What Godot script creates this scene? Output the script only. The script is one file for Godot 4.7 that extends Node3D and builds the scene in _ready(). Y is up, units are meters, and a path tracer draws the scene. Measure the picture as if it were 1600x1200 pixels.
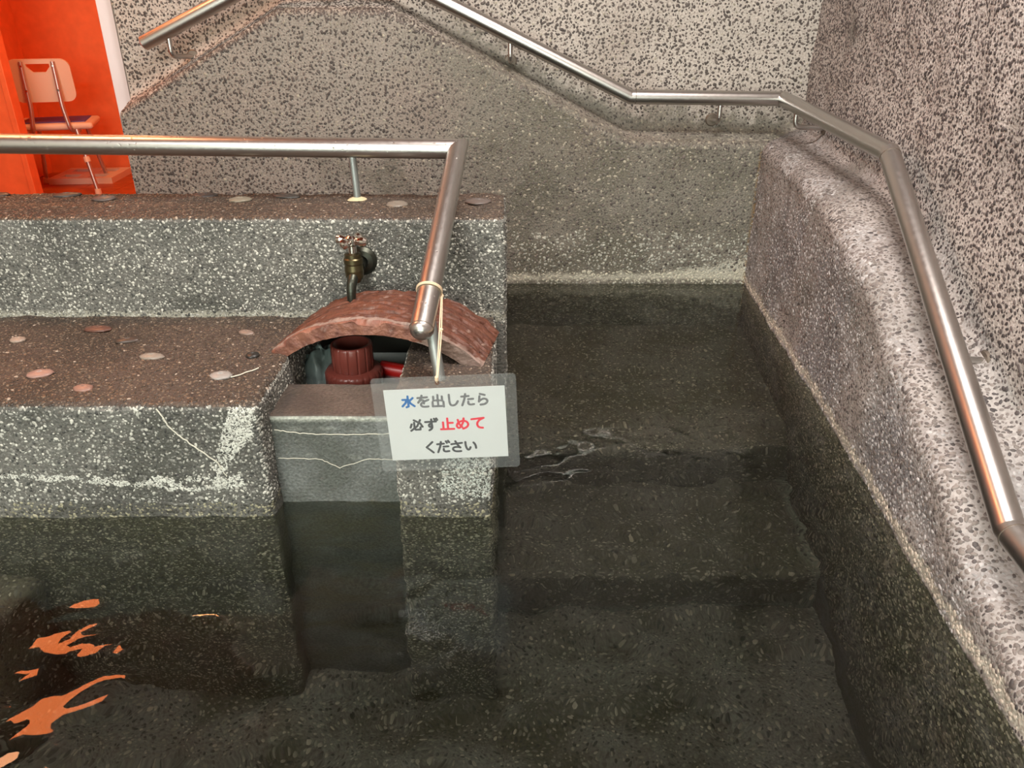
extends Node3D
# Indoor stone bath: x to the right, y up, water level at y = 0, F = distance into the picture (-z). Metres.

var M := {}
var rng := RandomNumberGenerator.new()
var n_big := FastNoiseLite.new()
var n_mid := FastNoiseLite.new()
var n_fine := FastNoiseLite.new()
var used := {}
var pebble_mesh: Mesh
var slab_mesh: Mesh

const SEAT := 0.231
const SILL := 0.447
const POOL := -0.70

func P(x: float, f: float, h: float) -> Vector3:
	return Vector3(x, h, -f)

# ---------------------------------------------------------------- naming
func numbered(called: String) -> String:
	if not used.has(called):
		used[called] = 0
		return called
	used[called] += 1
	return "%s_%03d" % [called, used[called]]

func tag(o: Node, label: String, category: String, group := "", kind := "") -> Node:
	o.set_meta("label", label)
	o.set_meta("category", category)
	if group != "": o.set_meta("group", group)
	if kind != "": o.set_meta("kind", kind)
	return o

func thing(called: String, label: String, category: String, at := Vector3.ZERO, turn := 0.0, group := "") -> Node3D:
	var o := Node3D.new()
	o.name = numbered(called)
	add_child(o)
	o.position = at
	o.rotation.y = turn
	tag(o, label, category, group)
	return o

func obj(called: String, mesh: Mesh, mat: Material, parent: Node = null) -> MeshInstance3D:
	var o := MeshInstance3D.new()
	o.mesh = mesh
	o.material_override = mat
	o.cast_shadow = GeometryInstance3D.SHADOW_CASTING_SETTING_ON
	if parent == null:
		o.name = numbered(called)
		add_child(o)
	else:
		o.name = called
		parent.add_child(o, true)
	return o

func structure(called: String, label := "", category := "") -> Node3D:
	var o := Node3D.new()
	o.name = called
	add_child(o)
	o.set_meta("kind", "structure")
	if label != "":
		o.set_meta("label", label)
		o.set_meta("category", category)
	return o

# ---------------------------------------------------------------- mesh helpers
func patch_mesh(fn: Callable, nu: int, nv: int, col: Callable, flip := false) -> ArrayMesh:
	var vs := PackedVector3Array(); var ns := PackedVector3Array(); var cs := PackedColorArray(); var ix := PackedInt32Array()
	for j in nv + 1:
		for i in nu + 1:
			vs.append(fn.call(float(i) / nu, float(j) / nv))
	var w := nu + 1
	for j in nv + 1:
		for i in nu + 1:
			var du: Vector3 = vs[j * w + mini(i + 1, nu)] - vs[j * w + maxi(i - 1, 0)]
			var dv: Vector3 = vs[mini(j + 1, nv) * w + i] - vs[maxi(j - 1, 0) * w + i]
			var n := du.cross(dv).normalized()
			if flip: n = -n
			ns.append(n)
			cs.append(col.call(vs[j * w + i], n))
	for j in nv:
		for i in nu:
			var a := j * w + i
			var b := a + 1
			var c := a + w + 1
			var d := a + w
			if flip: ix.append_array([a, b, c, a, c, d])
			else: ix.append_array([a, c, b, a, d, c])
	var arr := []
	arr.resize(Mesh.ARRAY_MAX)
	arr[Mesh.ARRAY_VERTEX] = vs; arr[Mesh.ARRAY_NORMAL] = ns; arr[Mesh.ARRAY_COLOR] = cs; arr[Mesh.ARRAY_INDEX] = ix
	var m := ArrayMesh.new()
	m.add_surface_from_arrays(Mesh.PRIMITIVE_TRIANGLES, arr)
	return m

# a block with rounded edges whose faces are fine grids; rough = how much its skin wavers
func block_point(lo: Vector3, hi: Vector3, r: float, p: Vector3, rough: float) -> Array:
	var q := p.clamp(lo + Vector3.ONE * r, hi - Vector3.ONE * r)
	var n := (p - q).normalized()
	var s := q + n * r
	if rough > 0.0:
		s += n * rough * (n_mid.get_noise_3dv(s * 9.0) + 0.5 * n_mid.get_noise_3dv(s * 30.0))
	return [s, n]

func steps_of(a: float, b: float, r: float, cell: float) -> PackedFloat32Array:
	var out := PackedFloat32Array()
	for k in [0.0, 0.15, 0.35, 0.65]: out.append(a + r * k)
	var n := maxi(1, int(ceil((b - a - 2 * r) / cell)))
	for i in n + 1: out.append(lerpf(a + r, b - r, float(i) / n))
	for k in [0.65, 0.35, 0.15, 0.0]: out.append(b - r * k)
	return out

func block_mesh(lo: Vector3, hi: Vector3, r: float, cell: float, col: Callable, rough := 0.0, hollow := false) -> ArrayMesh:
	var vs := PackedVector3Array(); var ns := PackedVector3Array(); var cs := PackedColorArray(); var ix := PackedInt32Array()
	for axis in 3:
		var ua := (axis + 1) % 3
		var va := (axis + 2) % 3
		var us := steps_of(lo[ua], hi[ua], r, cell)
		var ws := steps_of(lo[va], hi[va], r, cell)
		for side in 2:
			var base := vs.size()
			for v in ws:
				for u in us:
					var p := Vector3.ZERO
					p[axis] = hi[axis] if side == 1 else lo[axis]
					p[ua] = u
					p[va] = v
					var s := block_point(lo, hi, r, p, rough)
					vs.append(s[0]); ns.append(s[1]); cs.append(col.call(s[0], s[1]))
			var w := us.size()
			for j in ws.size() - 1:
				for i in w - 1:
					var a := base + j * w + i
					if hollow and in_hollow((vs[a] + vs[a + w + 1]) * 0.5): continue
					if side == 1: ix.append_array([a, a + w + 1, a + 1, a, a + w, a + w + 1])
					else: ix.append_array([a, a + 1, a + w + 1, a, a + w + 1, a + w])
	var arr := []
	arr.resize(Mesh.ARRAY_MAX)
	arr[Mesh.ARRAY_VERTEX] = vs; arr[Mesh.ARRAY_NORMAL] = ns; arr[Mesh.ARRAY_COLOR] = cs; arr[Mesh.ARRAY_INDEX] = ix
	var m := ArrayMesh.new()
	m.add_surface_from_arrays(Mesh.PRIMITIVE_TRIANGLES, arr)
	return m

func white(_p: Vector3, _n: Vector3) -> Color:
	return Color(1, 1, 1)

func block(called: String, lo: Vector3, hi: Vector3, r: float, mat: Material, parent: Node = null) -> MeshInstance3D:
	return obj(called, block_mesh(lo, hi, r, 10.0, white), mat, parent)

# pebbles set into a skin: one jittered place per cell
func strew(fn: Callable, normal: Callable, lu: float, lv: float, cell: float, size: Callable, col: Callable, out: Array) -> void:
	var nu := maxi(1, int(lu / cell))
	var nv := maxi(1, int(lv / cell))
	for j in nv:
		for i in nu:
			var u := (i + 0.5 + rng.randf_range(-0.48, 0.48)) / nu
			var v := (j + 0.5 + rng.randf_range(-0.48, 0.48)) / nv
			var p: Vector3 = fn.call(u, v)
			var n: Vector3 = normal.call(u, v)
			var c: Color = col.call(p, n)
			if c.a <= 0.0: continue
			c.a = 1.0
			var s: float = size.call(p, n)
			var t := n.cross(Vector3(0.31, 0.87, 0.38)).normalized().rotated(n, rng.randf() * TAU)
			var b := n.cross(t)
			var sx := s * rng.randf_range(0.85, 1.35)
			var sy := s * rng.randf_range(0.55, 0.95)
			var sz := s * rng.randf_range(0.34, 0.5)
			out.append(Transform3D(Basis(t * sx, n * sz, b * sy), p - n * sz * rng.randf_range(0.15, 0.5)))
			out.append(c)

func commit_pebbles(called: String, list: Array, mat: Material, parent: Node) -> void:
	var mm := MultiMesh.new()
	mm.transform_format = MultiMesh.TRANSFORM_3D
	mm.use_colors = true
	mm.mesh = pebble_mesh
	mm.instance_count = list.size() / 2
	for i in list.size() / 2:
		mm.set_instance_transform(i, list[i * 2])
		mm.set_instance_color(i, list[i * 2 + 1])
	var o := MultiMeshInstance3D.new()
	o.name = called
	o.multimesh = mm
	o.material_override = mat
	o.set_meta("kind", "stuff")
	parent.add_child(o, true)

func strew_block(lo: Vector3, hi: Vector3, r: float, faces: Array, cell: float, size: Callable, col: Callable, out: Array, rough := 0.0) -> void:
	for f in faces:
		var axis: int = f[0]
		var side: int = f[1]
		var ua := (axis + 1) % 3
		var va := (axis + 2) % 3
		var at := func(u: float, v: float) -> Array:
			var p := Vector3.ZERO
			p[axis] = hi[axis] if side == 1 else lo[axis]
			p[ua] = lerpf(lo[ua], hi[ua], u)
			p[va] = lerpf(lo[va], hi[va], v)
			return block_point(lo, hi, r, p, rough)
		var fn := func(u: float, v: float) -> Vector3: return at.call(u, v)[0]
		var nf := func(u: float, v: float) -> Vector3: return at.call(u, v)[1]
		strew(fn, nf, hi[ua] - lo[ua], hi[va] - lo[va], cell, size, col, out)

func tube_into(st: SurfaceTool, pts: Array, r: float, seg := 20, cap0 := true, cap1 := true, r1 := -1.0) -> void:
	# mitred pipe: each straight keeps its own rings so that the kinks stay sharp
	var n := pts.size()
	var planes := []
	for i in n:
		var d: Vector3
		if i == 0: d = (pts[1] - pts[0]).normalized()
		elif i == n - 1: d = (pts[n - 1] - pts[n - 2]).normalized()
		else: d = ((pts[i] - pts[i - 1]).normalized() + (pts[i + 1] - pts[i]).normalized()).normalized()
		planes.append(d)
	for i in n - 1:
		var a: Vector3 = pts[i]
		var b: Vector3 = pts[i + 1]
		var d := (b - a).normalized()
		var side := d.cross(Vector3.UP if absf(d.y) < 0.95 else Vector3.RIGHT).normalized()
		var up := side.cross(d).normalized()
		var ra := r if r1 < 0 else lerpf(r, r1, float(i) / (n - 1))
		var rb := r if r1 < 0 else lerpf(r, r1, float(i + 1) / (n - 1))
		for k in seg:
			var quad := []
			for e in [[k, 0], [k + 1, 0], [k + 1, 1], [k, 1]]:
				var ang: float = TAU * e[0] / seg
				var nn := side * cos(ang) + up * sin(ang)
				var c: Vector3 = b if e[1] == 1 else a
				var pl: Vector3 = planes[i + e[1]]
				var pt := c + nn * (rb if e[1] == 1 else ra)
				pt -= d * ((pt - c).dot(pl) / d.dot(pl))
				quad.append([pt, nn])
			for q in [0, 1, 2, 0, 2, 3]:
				st.set_normal(quad[q][1])
				st.add_vertex(quad[q][0])
	for e in 2:
		if (e == 0 and not cap0) or (e == 1 and not cap1): continue
		var c: Vector3 = pts[0] if e == 0 else pts[n - 1]
		var d: Vector3 = -planes[0] if e == 0 else planes[n - 1]
		var side := d.cross(Vector3.UP if absf(d.y) < 0.95 else Vector3.RIGHT).normalized()
		var up := side.cross(d).normalized()
		var rr := r if (e == 0 or r1 < 0) else r1
		for k in seg:
			for q in [-1, k + 1, k]:
				st.set_normal(d)
				st.add_vertex(c if q < 0 else c + rr * (side * cos(TAU * q / seg) + up * sin(TAU * q / seg)))

func tube(pts: Array, r: float, seg := 20, cap0 := true, cap1 := true, r1 := -1.0) -> ArrayMesh:
	var st := SurfaceTool.new()
	st.begin(Mesh.PRIMITIVE_TRIANGLES)
	tube_into(st, pts, r, seg, cap0, cap1, r1)
	return st.commit()

func bend(pts: Array, r: float, n := 6) -> Array:
	var out := [pts[0]]
	for i in range(1, pts.size() - 1):
		var a: Vector3 = pts[i] + (pts[i - 1] - pts[i]).limit_length(r)
		var c: Vector3 = pts[i] + (pts[i + 1] - pts[i]).limit_length(r)
		for k in n + 1:
			var t := float(k) / n
			out.append(a.lerp(pts[i], t).lerp(pts[i].lerp(c, t), t))
	out.append(pts[pts.size() - 1])
	return out

# profile [[radius, along], ...] turned about an axis
func lathe(profile: Array, at: Vector3, axis: Vector3, seg := 28, flute := 0, deep := 0.0) -> ArrayMesh:
	axis = axis.normalized()
	var side := axis.cross(Vector3.UP if absf(axis.y) < 0.95 else Vector3.RIGHT).normalized()
	var up := axis.cross(side).normalized()
	var st := SurfaceTool.new()
	st.begin(Mesh.PRIMITIVE_TRIANGLES)
	for i in profile.size() - 1:
		var p0: Array = profile[i]
		var p1: Array = profile[i + 1]
		var dr: float = p1[0] - p0[0]
		var da: float = p1[1] - p0[1]
		for k in seg:
			var quad := []
			for e in [[k, p0], [k + 1, p0], [k + 1, p1], [k, p1]]:
				var ang: float = TAU * e[0] / seg
				var d := side * cos(ang) + up * sin(ang)
				var rr: float = e[1][0]
				if flute > 0 and e[1].size() > 2: rr -= deep * pow(0.5 + 0.5 * cos(ang * flute), 20.0)
				quad.append([at + d * rr + axis * e[1][1], (d * da - axis * dr).normalized()])
			for q in [0, 2, 1, 0, 3, 2]:
				st.set_normal(quad[q][1])
				st.add_vertex(quad[q][0])
	if flute > 0: st.generate_normals()
	return st.commit()

func bowl(r: float, n := 6, squash := 1.0) -> Array:
	var out := []
	for i in n + 1:
		var a := PI / 2 * i / n
		out.append([r * cos(a), r * sin(a) * squash])
	return out

# ---------------------------------------------------------------- materials
func std(color: Color, rough := 0.6, metal := 0.0) -> StandardMaterial3D:
	var m := StandardMaterial3D.new()
	m.albedo_color = color
	m.roughness = rough
	m.metallic = metal
	return m

func noise_tex(freq: float, lo: Color, hi: Color, size := 512, kind := FastNoiseLite.TYPE_SIMPLEX_SMOOTH, seed_ := 1, octaves := 4) -> NoiseTexture2D:
	var t := NoiseTexture2D.new()
	t.width = size; t.height = size; t.seamless = true
	var n := FastNoiseLite.new()
	n.noise_type = kind; n.frequency = freq; n.seed = seed_; n.fractal_octaves = octaves
	t.noise = n
	var g := Gradient.new()
	g.set_color(0, lo); g.set_color(1, hi)
	t.color_ramp = g
	return t

func triplanar(m: StandardMaterial3D, scale: float, world := true) -> StandardMaterial3D:
	m.uv1_triplanar = true
	m.uv1_world_triplanar = world
	m.uv1_scale = Vector3.ONE * scale
	return m

func make_materials() -> void:
	var grain := noise_tex(0.06, Color(0.72, 0.71, 0.7), Color(1, 1, 1), 512, FastNoiseLite.TYPE_SIMPLEX_SMOOTH, 4, 5)
	var bumps := noise_tex(0.07, Color(0, 0, 0), Color(1, 1, 1), 512, FastNoiseLite.TYPE_SIMPLEX_SMOOTH, 8, 4)
	var mortar := std(Color(1, 1, 1), 0.82)
	mortar.vertex_color_use_as_albedo = true
	mortar.albedo_texture = grain
	mortar.heightmap_enabled = true
	mortar.heightmap_texture = bumps
	mortar.heightmap_scale = 0.14
	M.mortar = triplanar(mortar, 4.0)
	var wet := mortar.duplicate() as StandardMaterial3D
	wet.roughness = 0.45
	M.mortar_wet = wet
	var peb := std(Color(1, 1, 1), 0.6)
	peb.vertex_color_use_as_albedo = true
	M.pebble = peb
	var pebw := std(Color(1, 1, 1), 0.3)
	pebw.vertex_color_use_as_albedo = true
	M.pebble_wet = pebw
	var steel := std(Color(0.76, 0.745, 0.73), 0.37, 1.0)
	steel.roughness_texture = noise_tex(0.05, Color(0.75, 0.75, 0.75), Color(1, 1, 1), 256, FastNoiseLite.TYPE_SIMPLEX_SMOOTH, 12, 4)
	M.steel = triplanar(steel, 6.0)
	M.galv = std(Color(0.62, 0.64, 0.63), 0.5, 0.85)
	M.weld = std(Color(0.50, 0.46, 0.42), 0.55, 0.8)
	M.mortar_patch = std(Color(0.78, 0.72, 0.58), 0.9)
	var water := std(Color(0.93, 0.955, 0.905, 0.0), 0.0)
	water.refraction_enabled = true
	water.refraction_scale = 0.033
	water.transparency = BaseMaterial3D.TRANSPARENCY_ALPHA
	M.water = water
	var drop := std(Color(1, 1, 1, 0.0), 0.0)
	drop.refraction_enabled = true
	drop.refraction_scale = 0.033
	drop.transparency = BaseMaterial3D.TRANSPARENCY_ALPHA
	M.drop = drop
	var clay := std(Color(1, 1, 1), 0.6)
	clay.vertex_color_use_as_albedo = true
	clay.heightmap_enabled = true
	clay.heightmap_texture = noise_tex(0.03, Color(0, 0, 0), Color(1, 1, 1), 512, FastNoiseLite.TYPE_SIMPLEX_SMOOTH, 21, 5)
	clay.heightmap_scale = 0.4
	M.clay = triplanar(clay, 3.0)
	M.pvc = std(Color(0.43, 0.21, 0.18), 0.3)
	M.red_pvc = std(Color(0.62, 0.07, 0.05), 0.35)
	M.chrome = std(Color(0.80, 0.77, 0.74), 0.12, 1.0)
	M.brass = std(Color(0.36, 0.33, 0.24), 0.35, 0.9)
	M.old_brass = std(Color(0.27, 0.28, 0.25), 0.4, 0.9)
	M.lime = std(Color(0.80, 0.79, 0.73), 0.9)
	M.cord = std(Color(0.86, 0.76, 0.64), 0.9)
	M.white_paint = std(Color(0.86, 0.84, 0.85), 0.5)
	M.plastic = std(Color(0.90, 0.84, 0.76), 0.4)
	M.blue_plastic = std(Color(0.25, 0.30, 0.62), 0.4)
	M.alu = std(Color(0.80, 0.78, 0.76), 0.35, 0.8)
	var orange := std(Color(0.96, 0.53, 0.32), 0.5)
	orange.albedo_texture = noise_tex(0.02, Color(0.93, 0.92, 0.91), Color(1, 1, 1), 256, FastNoiseLite.TYPE_SIMPLEX_SMOOTH, 31, 3)
	M.orange = triplanar(orange, 2.0)
	var plank := std(Color(0.80, 0.42, 0.20), 0.45)
	plank.albedo_texture = noise_tex(0.03, Color(0.7, 0.62, 0.55), Color(1, 1, 1), 256, FastNoiseLite.TYPE_SIMPLEX_SMOOTH, 33, 4)
	plank.uv1_triplanar = true
	plank.uv1_scale = Vector3(0.8, 6.0, 6.0)
	M.plank = plank
	var cedar := std(Color(0.60, 0.33, 0.24), 0.55)
	cedar.albedo_texture = noise_tex(0.03, Color(0.7, 0.6, 0.55), Color(1, 1, 1), 256, FastNoiseLite.TYPE_SIMPLEX_SMOOTH, 35, 4)
	cedar.uv1_triplanar = true
	cedar.uv1_scale = Vector3(0.6, 5.0, 5.0)
	M.cedar = cedar
	M.plaster = std(Color(0.62, 0.60, 0.55), 0.8)
	M.frame = std(Color(0.45, 0.46, 0.46), 0.4, 0.6)
	var film := std(Color(0.94, 0.97, 0.97, 0.05), 0.1)
	film.transparency = BaseMaterial3D.TRANSPARENCY_ALPHA
	M.film = film

func glow(color: Color, energy: float) -> StandardMaterial3D:
	var m := std(Color(0.9, 0.9, 0.9), 0.5)
	m.emission_enabled = true
	m.emission = color
	m.emission_energy_multiplier = energy
	return m

func area_light(parent: Node, called: String, at: Vector3, towards: Vector3, size: Vector2, color: Color, energy: float) -> void:
	var l := AreaLight3D.new()
	l.name = called
	parent.add_child(l)
	l.area_size = size
	l.light_color = color
	l.light_energy = energy
	l.shadow_enabled = true
	l.area_range = 12.0
	l.look_at_from_position(at, at + towards, Vector3.UP if absf(towards.y) < 0.9 else Vector3.FORWARD)

# ---------------------------------------------------------------- stone colours (linear)
func tone(a: Color, b: Color, t: float) -> Color:
	return a.lerp(b, clampf(t, 0.0, 1.0))

func blot(p: Vector3, s: float) -> float:
	return n_big.get_noise_3dv(p * s)

func ragged(p: Vector3) -> float:
	return 0.6 * n_mid.get_noise_3dv(p * 14.0) + 0.4 * n_mid.get_noise_3dv(p * 45.0)

# calcium scale that crusts along the water's edge, with ragged outline
func scale_line(p: Vector3, top: float, bottom: float) -> float:
	var e := ragged(p) * 0.016
	return clampf((top + e - p.y) / 0.006, 0.0, 1.0) * clampf((p.y - bottom - e * 0.6) / 0.006, 0.0, 1.0)

const LIGHT_MORTAR := Color(0.62, 0.575, 0.52)
const ALGAE_MORTAR := Color(0.185, 0.175, 0.135)
const CRUST := Color(0.62, 0.60, 0.50)
const SUNK_TONE := Color(0.18, 0.175, 0.125)  # darker olive tone for stone below the waterline

# ---------------------------------------------------------------- walls
const BACK_F := 2.47
const BACK_UP_F := 2.57
func back_ledge(x: float) -> float:
	var k := [[-1.3, 0.50], [-1.197, 0.55], [-0.68, 0.832], [-0.36, 0.832], [0.36, 0.462], [1.2, 0.452]]
	for i in k.size() - 1:
		if x <= k[i + 1][0]:
			return lerpf(k[i][1], k[i + 1][1], clampf((x - k[i][0]) / (k[i + 1][0] - k[i][0]), 0, 1))
	return 0.46

func right_front(f: float) -> float:
	return 0.64 + (f - 0.66) / 1.81 * 0.14

func right_ledge(f: float) -> float:
	var k := [[-3.0, 0.06], [0.7, 0.065], [0.84, 0.095], [1.05, 0.195], [1.26, 0.27], [1.52, 0.375], [1.84, 0.43], [2.6, 0.462]]
	for i in k.size() - 1:
		if f <= k[i + 1][0]:
			return lerpf(k[i][1], k[i + 1][1], smoothstep(0.0, 1.0, clampf((f - k[i][0]) / (k[i + 1][0] - k[i][0]), 0, 1)) * 0.5 + 0.5 * clampf((f - k[i][0]) / (k[i + 1][0] - k[i][0]), 0, 1))
	return 0.46

# wall profile: w runs 0..1 from the foot up over the ledge to the ceiling; returns (set-back, height)
const CEIL := 2.2
func wall_profile(w: float, ledge: float, deep: float, foot: float, soft: float) -> Vector2:
	var l0 := ledge - soft - foot
	var l1 := soft * 1.5
	var l2 := maxf(deep - soft - 0.02, 0.01)
	var l3 := 0.03
	var l4 := CEIL - ledge - 0.05
	# fixed shares so that grid lines follow the ledge
	if w < 0.40: return Vector2(0, foot + l0 * (w / 0.40))
	if w < 0.47:
		var a := (w - 0.40) / 0.07 * PI / 2
		return Vector2(soft * (1 - cos(a)), ledge - soft + soft * sin(a))
	if w < 0.54: return Vector2(soft + l2 * (w - 0.47) / 0.07, ledge + 0.02 * (w - 0.47) / 0.07)
	if w < 0.57:
		var a := (w - 0.54) / 0.03
		return Vector2(soft + l2 + 0.02 * sin(a * PI / 2), ledge + 0.02 + 0.03 * (1 - cos(a * PI / 2)))
	return Vector2(soft + l2 + 0.02, ledge + 0.05 + l4 * (w - 0.57) / 0.43)

func back_point(u: float, w: float) -> Vector3:
	var x := lerpf(-1.197, 1.08, u)
	var s := wall_profile(w, back_ledge(x), BACK_UP_F - BACK_F, -0.75, 0.022)
	var p := P(x, BACK_F + s.x, s.y)
	p.z += 0.004 * n_mid.get_noise_3dv(p * 5.0)
	return p

func right_point(u: float, w: float) -> Vector3:
	var f := lerpf(2.72, -2.72, u)
	var s := wall_profile(w, right_ledge(f), 0.14, -0.85, 0.035)
	var p := P(right_front(f) + s.x, f, s.y)
	p.x += 0.009 * n_mid.get_noise_3dv(p * 2.6) + 0.004 * n_mid.get_noise_3dv(p * 9.0)
	return p

func wall_normal(fn: Callable, flip: bool) -> Callable:
	return func(u: float, w: float) -> Vector3:
		var e := 0.0015
		var a: Vector3 = fn.call(u + e, w) - fn.call(u - e, w)
		var b: Vector3 = fn.call(u, w + e) - fn.call(u, w - e)
		var n := a.cross(b).normalized()
		return -n if flip else n

func back_wet(p: Vector3) -> float:
	# how far the damp, overgrown part of the wall reaches: below the ledge, with a ragged outline
	var l := back_ledge(p.x)
	var below := clampf((l + 0.03 - p.y) / 0.05, 0.0, 1.0)
	var left := clampf((p.x + 0.40 + 0.8 * blot(p, 2.4) + 0.4 * ragged(p)) / 0.4, 0.0, 1.0)
	var corner := clampf((0.60 + 0.25 * blot(p, 2.0) - p.x) / 0.14 + clampf((0.14 - p.y) / 0.1, 0, 1), 0.0, 1.0)
	var above := clampf((l + 0.09 + 0.10 * ragged(p) - p.y) / 0.04, 0.0, 1.0) * clampf((p.x + 0.35) / 0.3, 0.0, 1.0)
	return maxf(below * left * (0.45 + 0.55 * corner), above * 0.8)

func back_mortar(p: Vector3, _n: Vector3) -> Color:
	var c := LIGHT_MORTAR if p.y > back_ledge(p.x) + 0.03 * ragged(p) else Color(0.39, 0.36, 0.315)
	c = tone(c, ALGAE_MORTAR, back_wet(p) * (0.86 + 0.5 * blot(p, 5.0)))
	c = tone(c, Color(0.33, 0.26, 0.22), 0.8 * clampf(blot(p, 2.2) - 0.1, 0, 1))
	c = tone(c, CRUST, scale_line(p, 0.036 + 0.05 * clampf((p.x - 0.5) / 0.25, 0, 1), 0.012))
	if p.x > 0.77 and p.y < 0.44: c = tone(c, Color(0.3, 0.17, 0.06), 0.9)
	return tone(c, SUNK_TONE, sunk_share(p))

func back_pebble(p: Vector3, _n: Vector3) -> Color:
	if p.y > 1.95: return Color(0, 0, 0, 0)
	if p.y < -0.004: return sunk_pebble(p, _n)
	var w := back_wet(p)
	if rng.randf() < 0.10: return Color(0, 0, 0, 0)
	var k := rng.randf()
	var c := Color(0.055, 0.045, 0.040).lerp(Color(0.15, 0.125, 0.11), k * k)
	if rng.randf() < 0.05 + 0.13 * w: c = Color(0.36, 0.33, 0.26) * rng.randf_range(0.6, 1.1)
	elif w > 0.4: c = c.lerp(Color(0.20, 0.19, 0.155), pow(rng.randf(), 1.5))
	if p.y < 0.17 + 0.05 * ragged(p) and p.x > 0.0 and rng.randf() < 0.55: c = Color(0.42, 0.42, 0.36) * rng.randf_range(0.6, 1.2)
	if scale_line(p, 0.045, 0.004) > 0.3: c = Color(0.55, 0.53, 0.42) * rng.randf_range(0.6, 1.1)
	c.a = 1.0
	return c

func right_wet(p: Vector3) -> float:
	var f := -p.z
	var l := right_ledge(f)
	var below := clampf((l - 0.03 + 0.05 * ragged(p) - p.y) / 0.05, 0.0, 1.0)
	var shelf := clampf((l + 0.06 + 0.05 * ragged(p) - p.y) / 0.03, 0.0, 1.0) * 0.55
	return clampf(maxf(below, shelf) * (0.8 + 0.9 * blot(p, 3.5)), 0.0, 1.0)

func right_mortar(p: Vector3, _n: Vector3) -> Color:
	var c := tone(Color(0.63, 0.585, 0.555), Color(0.29, 0.285, 0.295), right_wet(p))
	c = tone(c, Color(0.19, 0.19, 0.165), 1.3 * clampf(blot(p + Vector3(4, 0, 0), 3.0) - 0.12, 0, 1))
	c = tone(c, CRUST, 0.7 * scale_line(p, 0.034, 0.004))
	return tone(c, SUNK_TONE, sunk_share(p))

func right_pebble(p: Vector3, _n: Vector3) -> Color:
	if p.y > 1.85 or p.z > 0.7: return Color(0, 0, 0, 0)
	if p.y < -0.002: return sunk_pebble(p, _n)
	if rng.randf() < 0.08: return Color(0, 0, 0, 0)
	var w := right_wet(p)
	var k := rng.randf()
	var c := Color(0.045, 0.038, 0.038).lerp(Color(0.15, 0.125, 0.12), k * k)
	if w > 0.5 and rng.randf() < 0.5: c = Color(0.42, 0.405, 0.40) * rng.randf_range(0.6, 1.15)
	elif w > 0.2: c = c.lerp(Color(0.24, 0.21, 0.19), rng.randf())
	if scale_line(p, 0.03, 0.004) > 0.3: c = Color(0.56, 0.50, 0.42) * rng.randf_range(0.6, 1.2)
	c.a = 1.0
	return c

func sunk_pebble(_p: Vector3, _n: Vector3) -> Color:
	var k := rng.randf()
	var c := Color(0.07, 0.066, 0.056).lerp(Color(0.48, 0.45, 0.36), pow(k, 1.8))
	if rng.randf() < 0.02: c = Color(0.55, 0.50, 0.38)
	c.a = 1.0
	return c

func sunk_share(p: Vector3) -> float:  # share of the darker tone below the waterline, patchy with a ragged edge
	return clampf((-p.y + 0.012 * ragged(p) - 0.001) / 0.004, 0.0, 1.0) * clampf(0.85 + 1.5 * blot(p, 5.0) + 0.8 * ragged(p), 0.0, 1.0)

func sunk_mortar(p: Vector3, _n: Vector3) -> Color:
	return tone(Color(0.27, 0.26, 0.23), SUNK_TONE, 0.6 + 1.5 * blot(p, 4.0) + 0.8 * ragged(p))

func floor_mortar(p: Vector3, _n: Vector3) -> Color:
	return tone(Color(0.34, 0.33, 0.295), SUNK_TONE, 0.35 + 1.6 * blot(p, 4.0) + 0.8 * ragged(p))

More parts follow.
